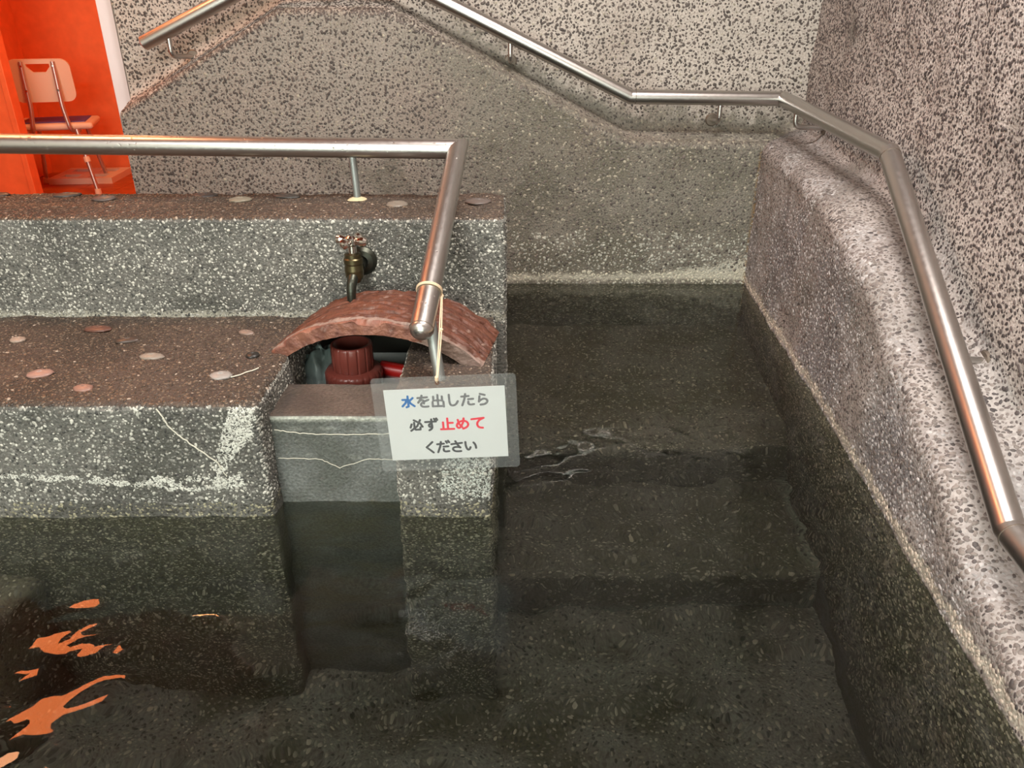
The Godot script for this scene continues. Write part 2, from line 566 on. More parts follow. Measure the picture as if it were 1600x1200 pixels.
func build_walls() -> void:
	# back wall
	var wb := structure("wall_back", "pebble-dash concrete wall with a thicker lower part under the handrail", "wall")
	obj("wall_face", patch_mesh(back_point, 190, 230, back_mortar), M.mortar, wb)
	# body of the wall behind the skin, with its end at the doorway
	var endcap := func(u: float, w: float) -> Vector3:
		var s := wall_profile(w, back_ledge(-1.197), BACK_UP_F - BACK_F, -0.75, 0.022)
		return P(-1.197, lerpf(2.76, BACK_F + s.x, u), s.y)
	obj("wall_end", patch_mesh(endcap, 6, 120, back_mortar), M.mortar, wb)
	var rear := func(u: float, w: float) -> Vector3: return P(lerpf(1.08, -1.197, u), 2.76, lerpf(-0.75, CEIL, w))
	obj("wall_rear", patch_mesh(rear, 2, 2, func(_p: Vector3, _n: Vector3) -> Color: return LIGHT_MORTAR), M.mortar, wb)
	var list := []
	var bn := wall_normal(back_point, false)
	var sz := func(_p: Vector3, _n: Vector3) -> float: return 0.0026 + 0.0038 * pow(rng.randf(), 1.4)
	for part in [[0.12, 0.40, 0.0092], [0.40, 0.57, 0.0092], [0.57, 0.97, 0.0092]]:
		var w0: float = part[0]
		var w1: float = part[1]
		var fn := func(u: float, v: float) -> Vector3: return back_point(u, lerpf(w0, w1, v))
		var nf := func(u: float, v: float) -> Vector3: return bn.call(clampf(u, 0.002, 0.998), lerpf(w0, w1, v))
		var lv: float = {0.12: 0.95, 0.40: 0.2, 0.57: 1.5}[w0]
		strew(fn, nf, 2.2, lv, part[2], sz, back_pebble, list)
	commit_pebbles("pebble_aggregate", list, M.pebble, wb)
	# right wall
	var wr := structure("wall_right", "pale pebble-dash wall with a sloping ledge beside the steps", "wall")
	obj("wall_face", patch_mesh(right_point, 420, 230, right_mortar), M.mortar, wr)
	var body := func(u: float, w: float) -> Vector3: return P(1.15, lerpf(-2.72, 2.72, u), lerpf(-0.85, CEIL, w))
	obj("wall_rear", patch_mesh(body, 2, 2, func(_p: Vector3, _n: Vector3) -> Color: return LIGHT_MORTAR), M.mortar, wr)
	list = []
	var rn := wall_normal(right_point, false)
	var szr := func(_p: Vector3, _n: Vector3) -> float: return 0.0022 + 0.0034 * pow(rng.randf(), 1.3)
	for part in [[0.10, 0.40], [0.40, 0.57], [0.57, 0.95]]:
		var w0: float = part[0]
		var w1: float = part[1]
		var fn := func(u: float, v: float) -> Vector3: return right_point(lerpf(0.0, 0.62, u), lerpf(w0, w1, v))
		var nf := func(u: float, v: float) -> Vector3: return rn.call(lerpf(0.002, 0.62, u), lerpf(w0, w1, v))
		var lv: float = {0.10: 0.85, 0.40: 0.24, 0.57: 1.55}[w0]
		strew(fn, nf, 3.37, lv, 0.0078, szr, right_pebble, list)
	commit_pebbles("pebble_aggregate", list, M.pebble, wr)

# ---------------------------------------------------------------- bench, pier, weir, steps
# the spring box runs back under the upper tier: this part of its face is open
func in_hollow(p: Vector3) -> bool:
	return p.x > -0.428 and p.x < -0.212 and p.z < -1.535 and p.z > -1.575 and p.y > 0.0 and p.y < 0.238

func bench_mortar(p: Vector3, n: Vector3) -> Color:
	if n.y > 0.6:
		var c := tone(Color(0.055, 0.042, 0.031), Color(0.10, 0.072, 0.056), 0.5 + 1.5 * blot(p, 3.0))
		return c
	var c2 := tone(Color(0.20, 0.198, 0.178), Color(0.12, 0.118, 0.105), 0.4 + 1.8 * blot(p, 3.5))
	# a thin pale seam where the riser meets the seat
	if p.z < -1.5 and p.y < SEAT + 0.012 and p.y > SEAT - 0.01: c2 = tone(c2, CRUST, 0.7)
	return tone(c2, SUNK_TONE, sunk_share(p))

# where lime has crusted on the face of the low tier: a wavy line above the water and a wedge at the right end
func crust_lump(p: Vector3, _n: Vector3) -> Color:
	var e := ragged(p)
	var y0 := 0.078 + 0.006 * sin(p.x * 13.0) + 0.006 * n_mid.get_noise_2d(p.x * 24.0, 3.0)
	var half := 0.005 if p.x < -0.64 else 0.013
	var line := absf(p.y - y0 + 0.010 * e) < half and p.x < -0.475 + 0.02 * e and not (p.x > -0.585 and p.x < -0.53 and absf(p.y - y0) < 0.006)
	var t := (p.y - 0.10) / 0.125
	var left := lerpf(-0.525, -0.472, t) + 0.022 * e
	var right := (-0.440 if p.y > 0.175 else lerpf(-0.508, -0.443, (p.y - 0.1) / 0.075)) + 0.018 * e
	var wedge := p.y > 0.085 and p.y < 0.224 and p.x > left and p.x < right
	if not (line or wedge) or rng.randf() < 0.1: return Color(0, 0, 0, 0)
	return Color(0.60, 0.60, 0.54) * rng.randf_range(0.75, 1.15) + Color(0, 0, 0, 1)

func bench_pebble(p: Vector3, n: Vector3) -> Color:
	if p.y < -0.002: return sunk_pebble(p, n)
	if in_hollow(p): return Color(0, 0, 0, 0)
	var c: Color
	var k := rng.randf()
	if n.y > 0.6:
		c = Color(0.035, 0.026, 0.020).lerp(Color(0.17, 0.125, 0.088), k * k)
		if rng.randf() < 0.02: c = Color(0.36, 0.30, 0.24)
	else:
		c = Color(0.10, 0.098, 0.088).lerp(Color(0.62, 0.61, 0.54), pow(k, 1.7))
		if rng.randf() < 0.14: c = Color(0.05, 0.05, 0.046)
		if p.y < 0.03 + 0.01 * ragged(p): c = Color(0.05, 0.048, 0.038) if rng.randf() < 0.45 else Color(0.16, 0.15, 0.10).lerp(Color(0.44, 0.41, 0.28), k)
		c = tone(c, c * 0.55, 1.2 * clampf(blot(p, 3.5), 0, 1))
	c.a = 1.0
	return c

func dam_mortar(p: Vector3, n: Vector3) -> Color:
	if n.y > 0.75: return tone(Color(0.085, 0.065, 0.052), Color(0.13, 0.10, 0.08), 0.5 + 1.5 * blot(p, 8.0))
	var c := tone(Color(0.145, 0.155, 0.14), Color(0.21, 0.225, 0.215), 0.5 + 1.8 * blot(p, 7.0))
	var e := ragged(p)
	c = tone(c, Color(0.60, 0.64, 0.56), clampf(1.0 - absf(p.y - 0.176 + 0.005 * e) / 0.005, 0, 1))
	c = tone(c, Color(0.42, 0.45, 0.40), 0.6 * clampf(1.0 - absf(p.y - 0.150 + 0.007 * sin(p.x * 22.0) + 0.004 * e) / 0.0022, 0, 1))
	c = tone(c, Color(0.36, 0.39, 0.35), 0.5 * clampf(1.0 - absf(p.y - 0.098 - 0.03 * absf(p.x + 0.31) + 0.006 * e) / 0.0022, 0, 1))
	return tone(c, SUNK_TONE, sunk_share(p) * clampf(0.6 + 1.6 * n_big.get_noise_3d(p.x * 4.0, p.y * 16.0, 2.0), 0.0, 1.0))

func build_bench() -> void:
	var b := thing("stepped_bench", "two-tier pebbled concrete bench with flat river stones set into its tops", "bench")
	var hi := Vector3.ZERO
	var lo := Vector3(-2.295, -0.74, -1.60); hi = Vector3(-0.43, SEAT, -1.15)
	var lo2 := Vector3(-2.295, -0.74, -1.79); var hi2 := Vector3(-0.014, SILL, -1.56)
	obj("seat_tier", block_mesh(lo, hi, 0.016, 0.011, bench_mortar, 0.005), M.mortar, b)
	obj("back_tier", block_mesh(lo2, hi2, 0.012, 0.011, bench_mortar, 0.004, true), M.mortar, b)
	var list := []
	var listw := []
	var small := func(_p: Vector3, _n: Vector3) -> float: return 0.0017 + 0.0024 * pow(rng.randf(), 1.5)
	var vlo := Vector3(-1.5, -0.74, -1.60)
	strew_block(vlo, hi, 0.016, [[2, 1]], 0.0056, small, bench_pebble, list, 0.005)
	strew_block(Vector3(-1.5, 0.0, -1.60), hi, 0.016, [[0, 1]], 0.0056, small, bench_pebble, list, 0.005)
	strew_block(vlo, hi, 0.016, [[1, 1]], 0.0056, small, bench_pebble, listw, 0.005)
	var v2 := Vector3(-1.7, 0.2, -1.79)
	strew_block(v2, hi2, 0.012, [[2, 1]], 0.0056, small, bench_pebble, list, 0.004)
	strew_block(Vector3(-0.5, -0.6, -1.79), hi2, 0.012, [[0, 1]], 0.0075, small, bench_pebble, list, 0.004)
	strew_block(v2, hi2, 0.012, [[1, 1]], 0.0056, small, bench_pebble, listw, 0.004)
	commit_pebbles("pebble_aggregate", list, M.pebble, b)
	commit_pebbles("wet_pebble_aggregate", listw, M.pebble_wet, b)
	var crust := []
	strew_block(Vector3(-1.3, 0.03, -1.60), hi, 0.016, [[2, 1]], 0.0023, func(_p: Vector3, _n: Vector3) -> float: return 0.0014 + 0.0018 * pow(rng.randf(), 2.0), crust_lump, crust, 0.005)
	commit_pebbles("lime_crust", crust, M.pebble, b)
	# river stones set flush into the two tops: x, F, length, width, colour
	var stones := [
		[-0.993, 1.428, 0.0156, 0.0132, Color(0.58, 0.51, 0.46)], [-0.860, 1.486, 0.0288, 0.0156, Color(0.37, 0.25, 0.21)],
		[-0.770, 1.424, 0.0252, 0.0108, Color(0.27, 0.22, 0.19)], [-0.689, 1.345, 0.0240, 0.0132, Color(0.52, 0.48, 0.44)],
		[-0.860, 1.268, 0.0228, 0.0168, Color(0.57, 0.45, 0.41)], [-0.751, 1.208, 0.0180, 0.0132, Color(0.54, 0.41, 0.36)],
		[-0.528, 1.260, 0.0204, 0.0168, Color(0.56, 0.54, 0.52)], [-0.545, 1.465, 0.0180, 0.0108, Color(0.49, 0.42, 0.38)],
		[-0.498, 1.351, 0.0132, 0.0132, Color(0.16, 0.15, 0.14)], [-1.120, 1.330, 0.0216, 0.0144, Color(0.47, 0.40, 0.36)]]
	for s in stones: river_stone(b, P(s[0], s[1], SEAT), s[2], s[3], s[4])
	stones = [[-1.171, 1.765, 0.0240, 0.0192, Color(0.24, 0.22, 0.21)], [-1.014, 1.765, 0.0312, 0.0168, Color(0.26, 0.24, 0.23)],
		[-0.913, 1.730, 0.0252, 0.0216, Color(0.36, 0.31, 0.29)], [-0.697, 1.762, 0.0264, 0.0192, Color(0.23, 0.22, 0.22)],
		[-0.605, 1.718, 0.0252, 0.0216, Color(0.49, 0.46, 0.40)], [-0.511, 1.752, 0.0324, 0.0156, Color(0.24, 0.23, 0.22)],
		[-0.250, 1.674, 0.0240, 0.0252, Color(0.46, 0.43, 0.39)], [-0.075, 1.700, 0.0288, 0.0264, Color(0.38, 0.34, 0.32)]]
	for s in stones: river_stone(b, P(s[0], s[1], SILL), s[2], s[3], s[4])
	lime_vein(b, [P(-0.60, 1.149, 0.222), P(-0.585, 1.149, 0.186), P(-0.553, 1.149, 0.152), P(-0.515, 1.149, 0.117), P(-0.503, 1.149, 0.086)], 0.0013)
	lime_vein(b, [P(-0.545, 1.235, SEAT), P(-0.50, 1.262, SEAT), P(-0.468, 1.30, SEAT), P(-0.445, 1.335, SEAT - 0.003)], 0.0012)

# pale lime that has grown along a hairline crack
func lime_vein(parent: Node, pts: Array, r: float) -> void:
	var path := []
	for i in pts.size() - 1:
		for k in 8:
			var p: Vector3 = pts[i].lerp(pts[i + 1], k / 8.0)
			path.append(p + 0.0022 * Vector3(n_mid.get_noise_3dv(p * 190.0), n_mid.get_noise_3dv(p * 190.0 + Vector3(7, 0, 0)), 0.0))
	path.append(pts[pts.size() - 1])
	obj("lime_vein", tube(path, r, 6), M.lime, parent)

func river_stone(parent: Node, at: Vector3, a: float, c: float, color: Color) -> void:
	var turn := rng.randf() * 0.7 - 0.35
	var off := rng.randf() * 9.0
	var fn := func(u: float, v: float) -> Vector3:
		var th := TAU * u
		var ph := PI * v
		var d := Vector3(sin(ph) * cos(th), cos(ph), sin(ph) * sin(th))
		var k := 1.0 + 0.12 * n_mid.get_noise_3dv(d * 7.0 + Vector3(off, 0, 0))
		return d * Vector3(a, 0.006, c) * k
	var m := obj("river_stone", patch_mesh(fn, 20, 8, white, true), std(color, 0.4), parent)
	m.position = at + Vector3(0, 0.0012, 0)
	m.rotation.y = turn

func build_pool() -> void:
	var tiny := func(_p: Vector3, _n: Vector3) -> float: return rng.randf_range(0.0022, 0.0052)
	# pier between the weir and the steps
	var pier := thing("low_pier", "low pebbled concrete pier behind the hanging sign", "pier")
	var lo := Vector3(-0.205, -0.74, -1.58); var hi := Vector3(-0.035, SEAT, -1.15)
	obj("pier_body", block_mesh(lo, hi, 0.014, 0.010, bench_mortar, 0.004), M.mortar, pier)
	var list := []
	var small := func(_p: Vector3, _n: Vector3) -> float: return 0.0017 + 0.0024 * pow(rng.randf(), 1.5)
	strew_block(lo, hi, 0.014, [[2, 1], [0, 1], [0, 0], [1, 1]], 0.0056, small, bench_pebble, list, 0.004)
	commit_pebbles("pebble_aggregate", list, M.pebble, pier)
	var crust := []
	var on_pier := func(p: Vector3, _n: Vector3) -> Color:
		var e := ragged(p)
		if p.x < -0.118 + 0.04 * e or p.y < 0.052 - (p.x + 0.118) * 0.25 + 0.016 * e or p.y > 0.20 + 0.02 * e or rng.randf() < 0.35: return Color(0, 0, 0, 0)
		return Color(0.52, 0.55, 0.50) * rng.randf_range(0.7, 1.1) + Color(0, 0, 0, 1)
	strew_block(Vector3(lo.x, 0.02, lo.z), hi, 0.014, [[2, 1]], 0.0024, func(_p: Vector3, _n: Vector3) -> float: return 0.0013 + 0.0016 * pow(rng.randf(), 2.0), on_pier, crust, 0.004)
	commit_pebbles("lime_crust", crust, M.pebble, pier)
	# weir that dams the spring box
	var weir := thing("weir", "smooth concrete weir with a white lime edge between bench and pier", "weir")
	lo = Vector3(-0.45, -0.74, -1.335); hi = Vector3(-0.19, 0.182, -1.20)
	obj("weir_body", block_mesh(lo, hi, 0.008, 0.006, dam_mortar, 0.003), M.mortar, weir)
	lime_vein(weir, [P(-0.425, 1.1985, 0.155), P(-0.38, 1.1985, 0.147), P(-0.32, 1.1985, 0.144), P(-0.22, 1.1985, 0.147)], 0.0008)
	lime_vein(weir, [P(-0.425, 1.1985, 0.095), P(-0.35, 1.1985, 0.094), P(-0.315, 1.1985, 0.075), P(-0.26, 1.1985, 0.094), P(-0.215, 1.1985, 0.093)], 0.0007)
	# spring box floor behind the weir
	var box := thing("spring_box", "dark water-filled hollow under the clay roof tile", "basin")
	var deep := std(Color(0.42, 0.41, 0.38), 0.85)
	block("basin_floor", Vector3(-0.45, -0.74, -1.58), Vector3(-0.19, 0.03, -1.32), 0.004, deep, box)
	var hollow := deep
	block("hollow_back", Vector3(-0.45, -0.02, -1.755), Vector3(-0.19, 0.26, -1.74), 0.002, hollow, box)
	block("hollow_roof", Vector3(-0.45, 0.243, -1.75), Vector3(-0.19, 0.258, -1.566), 0.002, hollow, box)
	block("hollow_floor", Vector3(-0.45, -0.02, -1.75), Vector3(-0.19, 0.03, -1.57), 0.002, hollow, box)
	for x in [-0.445, -0.212]:
		block("hollow_side", Vector3(x, -0.02, -1.75), Vector3(x + 0.016, 0.25, -1.566), 0.002, hollow, box)
	var still := std(Color(0.85, 0.92, 0.9, 0.12), 0.02)
	still.transparency = BaseMaterial3D.TRANSPARENCY_ALPHA
	var sheet := PlaneMesh.new()
	sheet.size = Vector2(0.25, 0.245)
	var so := obj("basin_water", sheet, still, box)
	so.position = Vector3(-0.32, 0.142, -1.448)
	# sunken steps
	var st := thing("sunken_steps", "dark pebbled steps under clear water beside the pier", "steps")
	var parts := [[Vector3(-0.6, -0.74, -2.52), Vector3(0.86, -0.39, -1.71), "step"], [Vector3(-0.05, -0.74, -1.73), Vector3(0.86, -0.56, -1.375), "step"]]
	list = []
	for pt in parts:
		var a: Vector3 = pt[0]
		var c: Vector3 = pt[1]
		obj(pt[2], block_mesh(a, c, 0.02, 0.02, step_mortar, 0.010), M.mortar, st)
		strew_block(Vector3(maxf(a.x, -0.03), a.y, a.z), c, 0.02, [[1, 1], [2, 1]], 0.0092, tiny, sunk_pebble, list, 0.010)
	commit_pebbles("pebble_aggregate", list, M.pebble, st)
	# a sunken toe along the bench on the left
	var toe := thing("sunken_ledge", "rough pale ledge under water along the foot of the bench", "ledge")
	lo = Vector3(-2.3, -0.74, -1.2); hi = Vector3(-0.90, -0.25, -0.99)
	var toe_col := func(p: Vector3, _n: Vector3) -> Color: return tone(Color(0.16, 0.145, 0.11), Color(0.26, 0.24, 0.18), 0.5 + 2.0 * blot(p, 5.0))
	obj("ledge_body", block_mesh(lo, hi, 0.03, 0.02, toe_col, 0.02), M.mortar, toe)
	list = []
	strew_block(Vector3(-1.4, lo.y, lo.z), hi, 0.03, [[1, 1], [2, 1], [0, 1]], 0.010, tiny, sunk_pebble, list, 0.02)
	commit_pebbles("pebble_aggregate", list, M.pebble, toe)
	# walkway behind the bench: steps up out of the bath
	var walk := thing("walkway_steps", "concrete steps rising behind the bench towards the doorway", "steps")
	var plain := func(p: Vector3, _n: Vector3) -> Color: return tone(Color(0.16, 0.13, 0.10), Color(0.22, 0.19, 0.16), 0.5 + 1.5 * blot(p, 3.0))
	for k in 3:
		var x0: float = [-0.62, -0.88, -2.2][k]
		var x1: float = [-0.12, -0.38, -0.64][k]
		obj("step", block_mesh(Vector3(x0, -0.74, -2.49), Vector3(x1, [-0.24, -0.09, 0.06][k], -1.77), 0.015, 0.06, plain, 0.003), M.mortar, walk)
	# pool floor
	var fl := structure("floor", "dark pebbled pool floor under clear water", "floor")
	var fp := func(u: float, v: float) -> Vector3:
		var p := P(lerpf(-2.45, 1.0, u), lerpf(-2.75, 2.6, v), POOL)
		p.y += 0.006 * n_mid.get_noise_3dv(p * 4.0)
		return p
	obj("floor_face", patch_mesh(fp, 170, 250, floor_mortar), M.mortar, fl)
	block("floor_slab", Vector3(-2.45, -1.0, -2.6), Vector3(1.1, -0.73, 2.75), 0.01, M.plaster, fl)
	list = []
	var ff := func(u: float, v: float) -> Vector3: return fp.call(lerpf(0.27, 0.98, u), lerpf(0.53, 0.79, v))
	strew(ff, func(_u: float, _v: float) -> Vector3: return Vector3.UP, 2.45, 1.39, 0.0095, tiny, sunk_pebble, list)
	commit_pebbles("pebble_aggregate", list, M.pebble, fl)

func step_mortar(p: Vector3, n: Vector3) -> Color:
	var c := sunk_mortar(p, n)
	# lime along the foot of each riser and along the right wall
	var e := 0.018 * ragged(p)
	if p.y < -0.6: c = tone(c, Color(0.30, 0.34, 0.28), clampf((0.018 + e - (p.y - POOL)) / 0.01, 0, 1))
	c = tone(c, Color(0.34, 0.36, 0.30), clampf((p.x - right_front(-p.z) + 0.022 + e) / 0.01, 0, 1) if p.y < -0.5 else 0.0)
	return c

func build_water() -> void:
	var fn := func(u: float, v: float) -> Vector3:
		var f := lerpf(-2.6, 2.5, v)
		var x := lerpf(-2.302, right_front(f) + 0.03, u)
		var calm := 0.55 + 0.45 * clampf((1.9 - f) / 0.9, 0.0, 1.0)
		var h := 0.0014 * n_mid.get_noise_3d(x * 9.0, 3.0, f * 12.0) + 0.0026 * n_mid.get_noise_3d(x * 4.5, 9.0, f * 6.0) + 0.00028 * n_mid.get_noise_3d(x * 32.0, 5.0, f * 40.0)
		return P(x, f, h * calm * 1.0)
	var top := patch_mesh(fn, 260, 380, white)
	var st := SurfaceTool.new()
	st.begin(Mesh.PRIMITIVE_TRIANGLES)
	st.append_from(top, 0, Transform3D.IDENTITY)
	var m := st.commit()
	# sides and bottom close the body of water inside the walls and the floor
	var s2 := SurfaceTool.new()
	s2.begin(Mesh.PRIMITIVE_TRIANGLES)
	var ring := []
	for i in 261: ring.append(fn.call(i / 260.0, 0.0))
	for j in range(1, 381): ring.append(fn.call(1.0, j / 380.0))
	for i in range(1, 261): ring.append(fn.call(1.0 - i / 260.0, 1.0))
	for j in range(1, 380): ring.append(fn.call(0.0, 1.0 - j / 380.0))
	var mid := Vector3(-0.7, -0.72, 0.0)
	for i in ring.size():
		var a: Vector3 = ring[i]
		var b: Vector3 = ring[(i + 1) % ring.size()]
		var a2 := Vector3(a.x, -0.72, a.z)
		var b2 := Vector3(b.x, -0.72, b.z)
		for q in [a, b2, b, a, a2, b2, mid, b2, a2]: s2.add_vertex(q)
	s2.generate_normals()
	s2.commit(m)
	var o := obj("pool_water", m, M.water)
	var depth := FogVolume.new()  # added absorbing fog that darkens the stone under the water
	depth.name = "darkening_fog"
	depth.shape = RenderingServer.FOG_VOLUME_SHAPE_BOX
	depth.size = Vector3(3.2, 0.70, 5.0)
	depth.position = Vector3(-0.72, -0.36, 0.05)
	var tint := FogMaterial.new()
	tint.albedo = Color(0.20, 0.26, 0.22)
	tint.density = 0.75
	depth.material = tint
	o.add_child(depth)
	tag(o, "clear rippling bath water over dark pebbled steps", "water", "", "stuff")

# ---------------------------------------------------------------- rails
func bracket(parent: Node, top: Vector3, wall: Vector3, out: Vector3, drop := 0.058) -> void:
	var foot := Vector3(wall.x, top.y - drop - 0.004, wall.z)
	var pts := bend([top, top + Vector3(0, -drop, 0), foot], 0.02)
	var arm := obj("bracket", tube(pts, 0.0072, 12), M.steel, parent)
	obj("flange", lathe([[0.0, 0.006], [0.017, 0.006], [0.020, 0.003], [0.020, -0.012]], foot, out, 18), M.weld, arm)

func seam(parent: Node, at: Vector3, dir: Vector3, r: float) -> void:
	obj("weld_seam", lathe([[r - 0.002, -0.0018], [r + 0.0006, -0.0008], [r + 0.0006, 0.0008], [r - 0.002, 0.0018]], at, dir, 28), M.weld, parent)

func drops_on(parent: Node, a: Vector3, b: Vector3, r: float, count: int, clump: float) -> void:
	var d := (b - a).normalized()
	var side := d.cross(Vector3.UP).normalized()
	var up := side.cross(d).normalized()
	var list := []
	for i in count:
		var t := rng.randf()
		if n_mid.get_noise_1d(t * 60.0 + clump) < -0.05: continue
		var ang := rng.randf_range(-0.3, PI + 0.3)
		var n := side * cos(ang) + up * sin(ang)
		var s := rng.randf_range(0.0009, 0.0025)
		list.append(Transform3D(Basis(d * s * rng.randf_range(0.8, 1.5), n * s * 0.6, d.cross(n) * s), a.lerp(b, t) + n * r))
		list.append(Color(1, 1, 1))
	commit_pebbles("water_drops", list, M.drop, parent)

func build_rails() -> void:
	var r := 0.0213
	# rail over the bench, turning towards the bath and ending in a dome
	var rail := thing("bench_handrail", "steel handrail above the bench, bent down to a domed end", "handrail")
	var a := P(-2.29, 1.745, 0.578)
	var c := P(-0.118, 1.727, 0.556)
	var e := P(-0.158, 1.250, 0.327)
	obj("rail_pipe", tube([a, c, e], r, 32, true, false), M.steel, rail)
	obj("domed_end", lathe(bowl(r, 8, 0.85), e, e - c, 32), M.steel, rail)
	seam(rail, e, e - c, r)
	for q in [[-0.345, 1.727, 0.558], [-1.45, 1.735, 0.568]]:
		var p0 := obj("post", tube([P(q[0], q[1], SILL - 0.01), P(q[0] - 0.004, q[1], q[2] - 0.01)], 0.0085, 16), M.galv, rail)
		var patch := func(u: float, v: float) -> Vector3:
			var ang := TAU * u
			var rr := 0.021 * v * (1.0 + 0.35 * n_mid.get_noise_2d(cos(ang) * 30.0, sin(ang) * 30.0))
			return P(q[0] + cos(ang) * rr, q[1] + sin(ang) * rr * 0.9, SILL + 0.007 * (1.0 - v * v))
		obj("mortar_foot", patch_mesh(patch, 20, 5, white), M.mortar_patch, p0)
	obj("post", tube([P(-0.128, 1.243, SEAT - 0.01), P(-0.147, 1.285, 0.335)], 0.0105, 16), M.galv, rail)
	drops_on(rail, P(-1.15, 1.735, 0.566), c, r, 420, 3.0)
	drops_on(rail, c, e, r, 260, 11.0)
	# rail along the back wall and round the corner
	var wr := thing("wall_handrail", "steel handrail running along the back wall and down the right wall", "handrail")
	var pts := [P(-1.085, 2.48, 0.739), P(-0.616, 2.48, 0.949), P(-0.417, 2.48, 0.951), P(0.36, 2.48, 0.59), P(0.822, 2.475, 0.585), P(0.80, 1.68, 0.555), P(0.692, 0.872, 0.178), P(0.655, 0.35, 0.165), P(0.60, -0.6, 0.165)]
	obj("rail_pipe", tube(pts, r, 32), M.steel, wr)
	obj("end_plug", lathe([[0.0, 0.005], [r - 0.005, 0.005], [r - 0.0005, 0.001], [r - 0.0005, -0.004]], pts[0], pts[0] - pts[1], 28), M.steel, wr)
	for k in range(3, 7):
		seam(wr, pts[k] + (pts[k + 1] - pts[k]).normalized() * 0.014, pts[k + 1] - pts[k], r)
	for x in [-1.01, -0.52, -0.005, 0.635]:
		var y := 0.0
		for k in 4:
			if x >= pts[k].x and x <= pts[k + 1].x: y = lerpf(pts[k].y, pts[k + 1].y, (x - pts[k].x) / (pts[k + 1].x - pts[k].x))
		var top := P(x, 2.48, y - 0.012)
		bracket(wr, top, P(x + (0.03 if x < -0.9 else 0.0), BACK_UP_F, 0), Vector3(0, 0, 1))
	for f in [2.33, 1.22, 0.5]:
		var k := 4 if f > 1.68 else (5 if f > 0.872 else 6)
		var t: float = (f + pts[k].z) / (pts[k].z - pts[k + 1].z)
		t = (-f - pts[k].z) / (pts[k + 1].z - pts[k].z)
		var top: Vector3 = pts[k].lerp(pts[k + 1], t) - Vector3(0, 0.012, 0)
		bracket(wr, top, P(right_front(f) + 0.14, f, 0), Vector3(-1, 0, 0), 0.045)

# ---------------------------------------------------------------- roof tile, pipe, tap
func build_tile() -> void:
	var t := thing("roof_tile", "weathered curved clay roof tile bridging bench and pier", "roof tile", P(-0.262, 1.332, SEAT), -0.17)
	var rad := 0.318
	var half := 0.72
	var thick := 0.027
	var length := 0.18
	var rise := 0.080
	# skin: u across the arch, v along its length; s = 0 inside, 1 outside
	var at := func(u: float, v: float, s: float) -> Vector3:
		var ang := lerpf(-half, half, u)
		var z := lerpf(0.008 * sin(u * 5.0) + 0.003 * n_mid.get_noise_1d(u * 9.0) + 0.0006 * n_mid.get_noise_1d(u * 70.0), -length + 0.008 * n_mid.get_noise_1d(u * 12.0 + 50.0), v)
		var rr := rad - thick * (1.0 - s)
		rr += s * (0.0034 * n_mid.get_noise_2d(u * 6.0, v * 30.0) - 0.009 * clampf(n_mid.get_noise_2d(u * 5.0 + 9.0, v * 14.0) * 4.0 - 1.1, 0, 1))
		rr += 0.0008 * n_mid.get_noise_3d(u * 40.0, v * 26.0, s * 3.0)
		return Vector3(rr * sin(ang), rise - rad + rr * cos(ang), z)
	var clay := func(p: Vector3, _n: Vector3) -> Color:
		var q := p * 1.0
		var c := tone(Color(0.15, 0.052, 0.029), Color(0.08, 0.032, 0.021), 0.45 + 0.9 * n_mid.get_noise_3d(q.x * 14.0, q.y * 14.0, q.z * 90.0))
		var lime := n_mid.get_noise_3dv(q * 30.0) + 0.4 * n_mid.get_noise_3dv(q * 90.0)
		if p.z > -0.0035 + 0.002 * lime: c = tone(Color(0.27, 0.115, 0.075), Color(0.17, 0.07, 0.05), 0.5 + lime)
		# lime that has dried along the broken lip
		elif absf(p.z + 0.012 - 0.010 * lime) < 0.008: c = tone(c, Color(0.33, 0.25, 0.21), 0.7)
		if lime > 0.62: c = tone(c, Color(0.34, 0.24, 0.20), 0.6)
		return c
	var st := SurfaceTool.new()
	st.begin(Mesh.PRIMITIVE_TRIANGLES)
	for pt in [[func(u: float, v: float) -> Vector3: return at.call(u, v, 1.0), 90, 40, true],
		[func(u: float, v: float) -> Vector3: return at.call(u, v, 0.0), 60, 10, false],
		[func(u: float, v: float) -> Vector3: return at.call(u, 0.0, v), 90, 6, false],
		[func(u: float, v: float) -> Vector3: return at.call(u, 1.0, v), 60, 3, true],
		[func(u: float, v: float) -> Vector3: return at.call(0.0, u, v), 20, 3, true],
		[func(u: float, v: float) -> Vector3: return at.call(1.0, u, v), 20, 3, false]]:
		st.append_from(patch_mesh(pt[0], pt[1], pt[2], clay, not pt[3]), 0, Transform3D.IDENTITY)
	obj("tile_body", st.commit(), M.clay, t)

